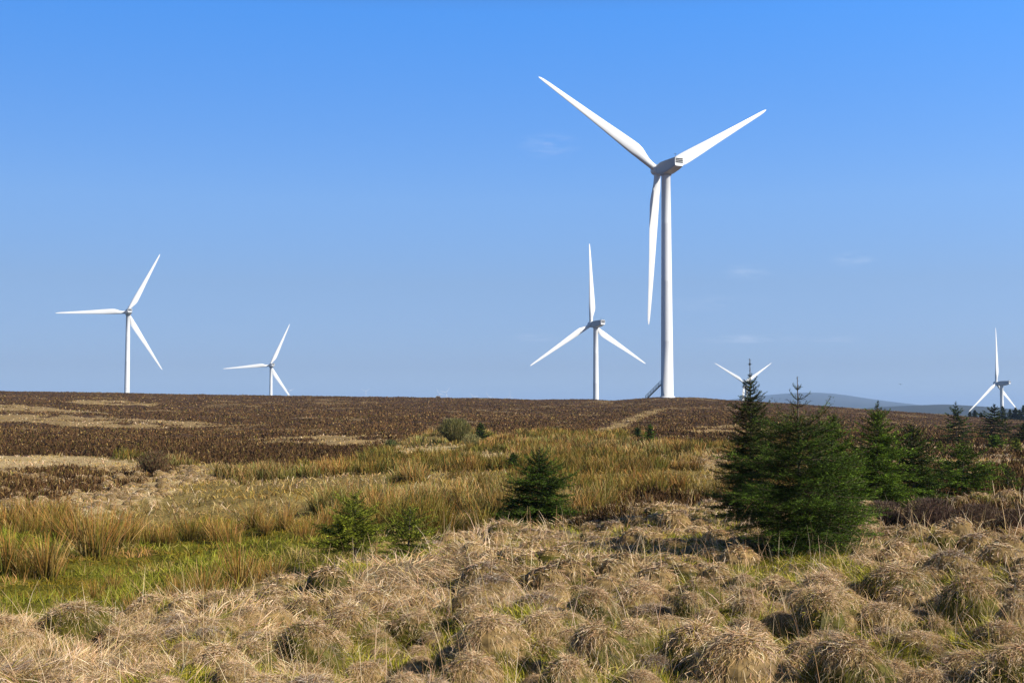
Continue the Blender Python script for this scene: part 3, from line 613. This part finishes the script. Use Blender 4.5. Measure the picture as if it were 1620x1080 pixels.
# ------------------------------------------------------------------ shrubs
def shrub(name, px, py, top, hw, cols, wts, label, cat, n, lean=.9, w0=.012):
    x, y = solve(px, py); z = float(H(x, y)); h = (py-top)/F*y; w = hw/F*y; b = Buf(); pm = y/1280
    a = rng.uniform(0, 2*PI, n); v = np.sqrt(rng.random(n)); sl = np.arctan2(w, h*.9)*v; L = h/np.maximum(np.cos(sl*.8), .4)*rng.uniform(.55, 1.0, n)*(1-.15*v)
    c = pal(n, cols, wts, .2)
    blades(b, np.stack([np.cos(a)*.15*w*v, np.sin(a)*.15*w*v, np.full(n, -.05)], 1), a, L, np.full(n, max(w0, pm*.55)), sl, rng.uniform(-.25, .35, n), c*.55, c*1.1, S=4, tip=.4, wav=.25)
    m = n*2; a = rng.uniform(0, 2*PI, m); v = rng.random(m)**.5; zz = rng.uniform(.25, .95, m)*h; rr = w*v*np.sqrt(np.clip(1-((zz/h-.42)/.6)**2, 0, 1)); c = pal(m, cols, wts, .2)
    blades(b, np.stack([np.cos(a)*rr, np.sin(a)*rr, zz], 1), a+rng.normal(0, .6, m), rng.uniform(.1, .25, m)*h*.6, np.full(m, max(w0*.8, pm*.5)), rng.uniform(0, .9, m), rng.uniform(-.3, .5, m), c*.8, c, S=2)
    o = link(name, b.mesh(name, M_grass), None, (x, y, z)); tag(o, label, cat)
shrub('willow_bush', 720, 704, 664, 28, [(.16, .15, .045), (.12, .12, .035), (.20, .17, .07)], [3, 3, 2], 'rounded grey-green leafless willow bush at the foot of the moor', 'bush', 1300)
shrub('willow_bush', 745, 710, 688, 16, [(.27, .23, .09), (.20, .19, .07)], [3, 2], 'low yellowish bush at the right foot of the rounded willow bush', 'bush', 400)
shrub('twiggy_bush', 243, 752, 715, 27, [(.18, .10, .05), (.13, .075, .045), (.15, .14, .05)], [3, 3, 2], 'rusty brown twiggy bush at left below the heather slope', 'bush', 900)
shrub('twiggy_bush', 618, 711, 696, 10, [(.09, .12, .04), (.16, .15, .05)], [3, 2], 'small green bush at the right end of the dark heather patch', 'bush', 300)
shrub('twiggy_bush', 693, 630, 626.5, 4, [(.3, .22, .16), (.2, .15, .1)], [3, 2], 'tiny bare bush breaking the crest line left of centre', 'bush', 300)
shrub('heather_bush', 1472, 838, 785, 42, [(.13, .08, .06), (.09, .055, .045), (.17, .12, .08)], [3, 3, 2], 'tall brown heather bush right of the big spruce clump', 'bush', 1500, w0=.008)
shrub('heather_bush', 1548, 838, 792, 40, [(.12, .075, .05), (.09, .055, .04), (.16, .11, .07)], [3, 3, 2], 'brown heather bush between the tall one and the right edge', 'bush', 1300, w0=.008)
shrub('heather_bush', 1606, 846, 808, 30, [(.10, .065, .045), (.08, .05, .035)], [3, 3], 'low dark heather bush at the right edge of the photo', 'bush', 900, w0=.008)
shrub('heather_bush', 1400, 836, 790, 34, [(.13, .09, .065), (.09, .06, .045)], [3, 3], 'brown heather bush touching the right foot of the big spruce clump', 'bush', 1000, w0=.008)

# ------------------------------------------------------------------ wind turbines
def lathe(prof, k=48):
    V = np.array([[r*math.cos(2*PI*q/k), r*math.sin(2*PI*q/k), z] for r, z in prof for q in range(k)])
    Q = [(i*k+q, i*k+(q+1) % k, (i+1)*k+(q+1) % k, (i+1)*k+q) for i in range(len(prof)-1) for q in range(k)]
    return V, np.array(Q)
def tower_mesh():
    prof = []; HT = HUBH-1.75
    def rad(z): return 1.64-(1.64-1.16)*(z/HT)
    prof += [(2.2, -6), (2.2, .12), (2.12, .2), (1.86, .2), (1.86, .42), (rad(.42), .44)]
    for zs in (14.5, 30, 45):
        prof += [(rad(zs-.10), zs-.10), (rad(zs)+.006, zs-.05), (rad(zs)+.006, zs+.05), (rad(zs+.10), zs+.10)]
    prof += [(rad(HT-.5), HT-.5), (1.36, HT-.35), (1.36, HT+.15)]
    V, Q = lathe(prof); me = mesh_np('tower', V, Q, mats=M_white, smooth=True); return me
def body_of(sections, nseg=28):
    """loft along y of rounded boxes: (y, half width, z bottom, z top, power)"""
    V = []
    for (yy, hw_, zb, zt, pw) in sections:
        for q in range(nseg):
            a = 2*PI*(q+.5)/nseg; c_, s_ = math.cos(a), math.sin(a)
            V.append((hw_*math.copysign(abs(c_)**(2/pw), c_), yy, (zb+zt)/2+(zt-zb)/2*math.copysign(abs(s_)**(2/pw), s_)))
    m = len(sections); Q = [(i*nseg+q, (i+1)*nseg+q, (i+1)*nseg+(q+1) % nseg, i*nseg+(q+1) % nseg) for i in range(m-1) for q in range(nseg)]
    T = []; V.append((0, sections[0][0], (sections[0][2]+sections[0][3])/2)); V.append((0, sections[-1][0], (sections[-1][2]+sections[-1][3])/2)); n0 = len(V)-2
    T += [(n0, q, (q+1) % nseg) for q in range(nseg)]; T += [(n0+1, (m-1)*nseg+(q+1) % nseg, (m-1)*nseg+q) for q in range(nseg)]
    return np.array(V), np.array(Q), np.array(T)
def nacelle_mesh():
    V, Q, T = body_of([(2.75, 1.15, -1.15, 1.1, 3), (2.6, 1.38, -1.45, 1.35, 4), (0.8, 1.55, -1.72, 1.62, 6), (-1.6, 1.58, -1.7, 1.72, 6), (-4.4, 1.5, -1.15, 1.78, 6), (-6.1, 1.36, -.62, 1.8, 6), (-6.35, 1.26, -.5, 1.7, 6)])
    me = mesh_np('nacelle', V, Q, T, mats=[M_white, M_brown, M_grey])
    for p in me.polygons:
        if p.normal.z < -.6 and p.center.y < 0: p.material_index = 1  # dark brown on the downward faces of the rear part
        elif abs(p.normal.x) > .6: p.material_index = 2  # side shade put into the colour: flanks greyer than top and rear
    me.update(); return me
def boxes(name, lst, m, smooth=False):
    V = []; Q = []
    for (x0, x1, y0, y1, z0, z1) in lst:
        n = len(V); V += [(x, y, z) for x in (x0, x1) for y in (y0, y1) for z in (z0, z1)]
        Q += [tuple(n+i for i in f) for f in ((0, 1, 3, 2), (4, 6, 7, 5), (0, 4, 5, 1), (2, 3, 7, 6), (0, 2, 6, 4), (1, 5, 7, 3))]
    return mesh_np(name, V, Q, mats=m)
def blade_mesh():
    L = 39.6; rs = [0, .8, 1.6, 3, 4.5, 6, 7.5, 9, 11, 14, 18, 22, 26, 30, 34, 36.5, 38.3, 39.2, 39.6]
    ch = np.interp(rs, [0, 1.6, 3, 4.5, 6, 7.5, 9, 14, 20, 28, 34, 37.5, 39, 39.6], [1.75, 1.75, 1.95, 2.5, 3.0, 3.25, 3.2, 2.75, 2.15, 1.5, 1.05, .8, .5, .12])
    th = np.interp(rs, [0, 1.6, 3, 4.5, 6, 7.5, 9, 14, 20, 30, 39.6], [1, 1, .9, .68, .5, .40, .34, .26, .22, .18, .16])
    tw = np.interp(rs, [0, 6, 10, 16, 24, 34, 39.6], [15, 14, 10.5, 6.5, 3.5, 1, 0]); nf = 28; V = []
    for r_, c_, t_, w_ in zip(rs, ch, th, tw):
        k = sstep(1.4, 6.5, r_); a = R(w_+2)
        for q in range(nf):
            u = 2*PI*q/nf; xx = .5*(1-math.cos(u)); sgn = 1 if u < PI else -1
            yt = 5*t_*(.2969*math.sqrt(max(xx, 0))-.126*xx-.3516*xx**2+.2843*xx**3-.1036*xx**4)*c_*(1.15 if sgn > 0 else .85)
            fx = (xx-.30)*c_; fy = sgn*yt; cx = -.5*c_*math.cos(u); cy = .5*c_*math.sin(u)
            X = cx*(1-k)+fx*k; Yv = cy*(1-k)+fy*k
            V.append((X*math.cos(a)+Yv*math.sin(a), -X*math.sin(a)+Yv*math.cos(a)+.0009*r_*r_, r_+.9))
    m = len(rs); Q = [(i*nf+q, i*nf+(q+1) % nf, (i+1)*nf+(q+1) % nf, (i+1)*nf+q) for i in range(m-1) for q in range(nf)]
    V.append((V[(m-1)*nf][0]+.03, V[(m-1)*nf][1], 40.55)); T = [((m-1)*nf+q, (m-1)*nf+(q+1) % nf, len(V)-1) for q in range(nf)]
    return mesh_np('blade', V, Q, T, mats=M_white, smooth=True)
def hub_mesh():
    k = 32; prof = [(1.32, -1.15), (1.42, -.9), (1.5, 0), (1.42, .9), (1.15, 1.6), (.7, 2.05), (.25, 2.25), (.01, 2.28)]
    V = np.array([[r*math.cos(2*PI*q/k), z, r*math.sin(2*PI*q/k)] for r, z in prof for q in range(k)])
    Q = [(i*k+q, (i+1)*k+q, (i+1)*k+(q+1) % k, i*k+(q+1) % k) for i in range(len(prof)-1) for q in range(k)]
    T = [(q, (q+1) % k, k-1) for q in range(k-2)]
    return mesh_np('hub', V, Q, T, mats=M_white, smooth=True)
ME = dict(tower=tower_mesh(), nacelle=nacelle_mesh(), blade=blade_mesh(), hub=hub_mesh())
ME['vent'] = boxes('louvre_vent', [(-1.08, 1.08, -6.42, -6.3, z, z+.30) for z in (1.18, .74, .30)], M_dark)
ME['coll'] = mesh_np('yaw_collar', *lathe([(1.30, -2.05), (1.42, -2.0), (1.42, -1.6)], 32), mats=M_grey, smooth=True) if False else None
V, Q = lathe([(1.36, -2.0), (1.45, -1.95), (1.5, -1.45)], 32); ME['coll'] = mesh_np('yaw_collar', V, Q, mats=M_grey, smooth=True)
mv, mq = tube([(-.7, -5.6, 1.7), (-.7, -5.6, 2.7)], [.05, .04]); mv2, mq2 = tube([(.7, -5.9, 1.7), (.7, -5.9, 2.5)], [.05, .04]); mv3, mq3 = tube([(-1.0, -5.6, 2.7), (-.4, -5.6, 2.7)], [.05, .05])
ME['mast'] = mesh_np('anemometer', np.concatenate([mv, mv2, mv3]), np.concatenate([mq, mq2+len(mv), mq3+len(mv)+len(mv2)]), mats=M_dark)
def turbine(bx, by, bz, yaw, phase, label, detail=True, group='white wind turbines on the moor'):
    root = bpy.data.objects.new('wind_turbine', None); COL.objects.link(root); root.location = (bx, by, bz); root.rotation_euler = (0, 0, R(yaw)); tag(root, label, 'wind turbine', group)
    link('tower', ME['tower'], root)
    TL = R(3)
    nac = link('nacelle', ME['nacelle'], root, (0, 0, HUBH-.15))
    if detail:
        link('louvre_vent', ME['vent'], nac); link('anemometer', ME['mast'], nac); link('yaw_collar', ME['coll'], root, (0, 0, HUBH-.15))
    link('hub', ME['hub'], root, (0, OVER, HUBH), (TL, 0, 0))
    for k in range(3):
        bl = link('blade', ME['blade'], root, (0, OVER, HUBH)); bl.rotation_mode = 'XYZ'
        bl.rotation_euler = (Matrix.Rotation(TL, 3, 'X') @ Matrix.Rotation(R(phase+120*k), 3, 'Y')).to_euler()
    return root
roots = []
for (bx, by, bz, h), T_ in zip(sites, TURBS):
    if T_[2] < 400: bz = float(H(bx, by))-.0
    roots.append(turbine(bx, by, bz, T_[3], T_[4], T_[5]))
print('big base', B0[:3], 'ground', float(H(B0[0], B0[1])))
for (px, py, dep, yaw, ph, lab) in [
        (579, 619, 8600, 30, 55, 'faint distant wind turbine on the horizon, leftmost of the tiny row in the middle'), (694, 622.5, 8000, 26, 100, 'faint distant wind turbine above the tiny bush on the crest'),
        (706, 620.5, 7600, 24, 40, 'clearest faint distant wind turbine, right of the tiny bush on the crest'), (749, 628, 8400, 30, 80, 'faint distant wind turbine barely above the crest in the middle of the tiny row'),
        (772, 627, 8200, 28, 100, 'second faint distant wind turbine from the right end of the tiny row'), (807, 626.5, 8600, 20, 0, 'faint distant wind turbine rightmost of the tiny row'),
        (457, 618, 7600, 26, 70, 'faint distant wind turbine touching the blade tip of the second turbine from the left')]:
    h = site(px, py, dep); turbine(h[0], h[1], h[2]-HUBH, yaw, ph, lab, False, 'faint wind turbines on the far horizon')
# stairs of the nearest turbine
bx, by = B0[0], B0[1]; bz = float(H(bx, by)); rt = roots[0]
inv = Matrix.Rotation(-R(25.5), 4, 'Z')
def stair_parts():
    st = []; x0, z0, x1, z1 = -5.6, -.55, -1.55, 3.4
    V = []; Q = []
    def bar(p, q, r_=.06, k=6):
        v, f = tube([p, q], [r_, r_], k); n = len(V); V.extend(v.tolist()); Q.extend((f+n).tolist())
    for yy in (-.3, .3): bar((x0, yy, z0), (x1, yy, z1), .15)
    for i in range(17):
        t = i/16; X = x0+(x1-x0)*t; Z_ = z0+(z1-z0)*t; v = [(X-.13, -.28, Z_+.05), (X+.13, -.28, Z_+.05), (X+.13, .28, Z_+.05), (X-.13, .28, Z_+.05), (X-.13, -.28, Z_), (X+.13, -.28, Z_), (X+.13, .28, Z_), (X-.13, .28, Z_)]
        n = len(V); V.extend(v); Q.extend([[n+a for a in f] for f in ((0, 1, 2, 3), (7, 6, 5, 4), (0, 4, 5, 1), (1, 5, 6, 2), (2, 6, 7, 3), (3, 7, 4, 0))])
    s = mesh_np('staircase', V, Q, mats=M_steel); V = []; Q = []
    V2 = []
    for yy in (-.3, .3):
        for (dz) in (.55, 1.05):
            v, f = tube([(x0, yy, z0+dz), (x1, yy, z1+dz)], [.035, .035], 5); n = len(V); V.extend(v.tolist()); Q.extend((f+n).tolist())
        for i in range(7):
            t = i/6; v, f = tube([(x0+(x1-x0)*t, yy, z0+(z1-z0)*t), (x0+(x1-x0)*t, yy, z0+(z1-z0)*t+1.05)], [.035, .035], 5); n = len(V); V.extend(v.tolist()); Q.extend((f+n).tolist())
    return s, mesh_np('handrail', V, Q, mats=M_steel)
sm, hm = stair_parts(); so = link('staircase', sm, rt, (0, 0, 0), (0, 0, R(-25.5+2))); link('handrail', hm, so)

# ------------------------------------------------------------------ a far bird
p = site(1425, 608, 300); b = bpy.data.objects.new('flying_bird', mesh_np('flying_bird', [(0, .25, 0), (.09, 0, .02), (0, -.3, .02), (-.09, 0, .02), (0, 0, -.07), (0, 0, .09), (.42, .08, .2), (.85, -.05, .08), (-.42, .08, .2), (-.85, -.05, .08), (.4, -.15, .18), (-.4, -.15, .18)],
    None, [(0, 1, 5), (1, 2, 5), (2, 3, 5), (3, 0, 5), (1, 0, 4), (2, 1, 4), (3, 2, 4), (0, 3, 4), (1, 6, 10), (2, 1, 10), (6, 7, 10), (3, 11, 8), (2, 11, 3), (8, 11, 9)], mats=M_dark)); COL.objects.link(b); b.location = p
tag(b, 'tiny dark bird flying in the sky above the right-hand hills', 'bird')

# ------------------------------------------------------------------ light, sky, haze
SUN_AZ = R(117); SUN_EL = R(31)     # azimuth clockwise from +Y (the view), so right and behind the camera
sv = Vector((math.sin(SUN_AZ)*math.cos(SUN_EL), math.cos(SUN_AZ)*math.cos(SUN_EL), math.sin(SUN_EL)))
sd_ = bpy.data.lights.new('sun', 'SUN'); sd_.energy = 5.0; sd_.angle = R(.53); sd_.color = (1, .93, .80); so_ = bpy.data.objects.new('sun', sd_); COL.objects.link(so_)
so_.rotation_euler = sv.to_track_quat('Z', 'Y').to_euler(); so_.location = (0, 0, 50)
GRADE = [(20, (.42, .91, 1.46)), (160, (.50, .83, 1.25)), (320, (.595, .75, 1.02)), (450, (.525, .59, .815)), (580, (.41, .50, .845)), (630, (.44, .60, 1.08))]
LOBE = (.76, 1.12)
CLOUDS = [(870, 230, 60, 26, .2), (1350, 411, 44, 15, .28), (1180, 431, 52, 17, .2), (1185, 536, 110, 9, .36), (1320, 536, 50, 8, .25), (850, 534, 60, 9, .25), (1130, 480, 120, 18, .1)]
w = bpy.data.worlds.new('World'); scene.world = w; w.use_nodes = True; nt = w.node_tree; nt.nodes.clear(); L = nt.links
out = nt.nodes.new('ShaderNodeOutputWorld'); bg = nt.nodes.new('ShaderNodeBackground'); sk = nt.nodes.new('ShaderNodeTexSky'); sk.sky_type = 'NISHITA'; sk.sun_disc = False
sk.sun_elevation = SUN_EL; sk.sun_rotation = SUN_AZ; sk.altitude = 300; sk.air_density = 1.0; sk.dust_density = .4; sk.ozone_density = 3.0
# clear spring sky: tint of the sky by elevation (deeper blue upwards, dimmed above the frame to weaken ambient light, milky at the horizon) and a faint lobe towards the sun
tcw = nt.nodes.new('ShaderNodeTexCoord'); sx = nt.nodes.new('ShaderNodeSeparateXYZ'); L.new(tcw.outputs['Generated'], sx.inputs[0])
mrw = nt.nodes.new('ShaderNodeMapRange'); mrw.inputs[1].default_value = -.02; mrw.inputs[2].default_value = .60; L.new(sx.outputs['Z'], mrw.inputs[0])
rp = nt.nodes.new('ShaderNodeValToRGB'); L.new(mrw.outputs[0], rp.inputs[0])
SKYT = [(.60, (.45, .46, .50)), (.40, (.45, .52, .62))]+[(math.sin(math.atan(float(tanel(810, py)))), c) for py, c in GRADE]+[(-.02, GRADE[-1][1])]
el = rp.color_ramp.elements
for i, (zz, c) in enumerate(sorted(SKYT, key=lambda q: q[0])):
    e = el[i] if i < 2 else el.new(1.0); 
    e.position = (zz+.02)/.62; e.color = (c[0]/3, c[1]/3, c[2]/3, 1)
m1 = nt.nodes.new('ShaderNodeVectorMath'); m1.operation = 'MULTIPLY'; L.new(sk.outputs[0], m1.inputs[0]); L.new(rp.outputs[0], m1.inputs[1])
lobe = nt.nodes.new('ShaderNodeMapRange'); lobe.inputs[1].default_value = -.4; lobe.inputs[2].default_value = .4; lobe.inputs[3].default_value = 3*LOBE[0]; lobe.inputs[4].default_value = 3*LOBE[1]; L.new(sx.outputs['X'], lobe.inputs[0])
m2 = nt.nodes.new('ShaderNodeVectorMath'); m2.operation = 'SCALE'; L.new(m1.outputs[0], m2.inputs[0]); L.new(lobe.outputs[0], m2.inputs['Scale'])
# a few thin streaks of high cloud low in the sky
nc = nt.nodes.new('ShaderNodeTexNoise'); nc.inputs['Scale'].default_value = 1.0; nc.inputs['Detail'].default_value = 6; nc.inputs['Roughness'].default_value = .6
mpc = nt.nodes.new('ShaderNodeMapping'); mpc.inputs['Scale'].default_value = (42, 42, 210); mpc.inputs['Location'].default_value = (3.1, 0, 1.7); L.new(tcw.outputs['Generated'], mpc.inputs[0]); L.new(mpc.outputs[0], nc.inputs['Vector'])
cacc = None
for (px, py, wx, wy, k) in CLOUDS:
    d = ray(px, py); d = d/np.linalg.norm(d)
    df = nt.nodes.new('ShaderNodeVectorMath'); df.operation = 'SUBTRACT'; L.new(tcw.outputs['Generated'], df.inputs[0]); df.inputs[1].default_value = tuple(d)
    scn = nt.nodes.new('ShaderNodeVectorMath'); scn.operation = 'MULTIPLY'; L.new(df.outputs[0], scn.inputs[0]); scn.inputs[1].default_value = (F/wx, F/wx, F/wy)
    le = nt.nodes.new('ShaderNodeVectorMath'); le.operation = 'LENGTH'; L.new(scn.outputs[0], le.inputs[0])
    mk = nt.nodes.new('ShaderNodeMapRange'); mk.interpolation_type = 'SMOOTHSTEP'; mk.inputs[1].default_value = 1.0; mk.inputs[2].default_value = .1; mk.inputs[3].default_value = 0; mk.inputs[4].default_value = k; L.new(le.outputs['Value'], mk.inputs[0])
    if cacc is None: cacc = mk.outputs[0]
    else:
        mx = nt.nodes.new('ShaderNodeMath'); mx.operation = 'MAXIMUM'; L.new(cacc, mx.inputs[0]); L.new(mk.outputs[0], mx.inputs[1]); cacc = mx.outputs[0]
nr_ = nt.nodes.new('ShaderNodeMapRange'); nr_.inputs[1].default_value = .42; nr_.inputs[2].default_value = .72; L.new(nc.outputs[0], nr_.inputs[0])
mm = nt.nodes.new('ShaderNodeMath'); mm.operation = 'MULTIPLY'; L.new(cacc, mm.inputs[0]); L.new(nr_.outputs[0], mm.inputs[1])
mxc = nt.nodes.new('ShaderNodeMix'); mxc.data_type = 'RGBA'; L.new(mm.outputs[0], mxc.inputs[0]); L.new(m2.outputs[0], mxc.inputs[6]); mxc.inputs[7].default_value = (4.6, 5.1, 6.2, 1)
L.new(mxc.outputs[2], bg.inputs[0]); bg.inputs[1].default_value = .1; L.new(bg.outputs[0], out.inputs[0])
HZ = True
if HZ:
    def haze_f(nt, out):
        v = nt.nodes.new('ShaderNodeVolumePrincipled'); v.inputs['Color'].default_value = (.43, .62, .93, 1); v.inputs['Density'].default_value = 1.15e-4; v.inputs['Anisotropy'].default_value = .0
        nt.links.new(v.outputs[0], out.inputs['Volume'])
    hm_ = mat('haze', haze_f); me = boxes('haze', [(-15900, 15900, -15900, 15900, -160, 122)], hm_)
    o = link('haze', me); tag(o, 'thin blue haze over the moor', 'haze', kind='stuff')

scene.view_settings.view_transform = 'Standard'; scene.view_settings.look = 'None'; scene.view_settings.gamma = 1; scene.view_settings.exposure = .7
scene.render.engine = 'CYCLES'; scene.cycles.use_denoising = True; scene.cycles.max_bounces = 6; scene.cycles.volume_bounces = 0; scene.cycles.diffuse_bounces = 3; scene.cycles.transmission_bounces = 4
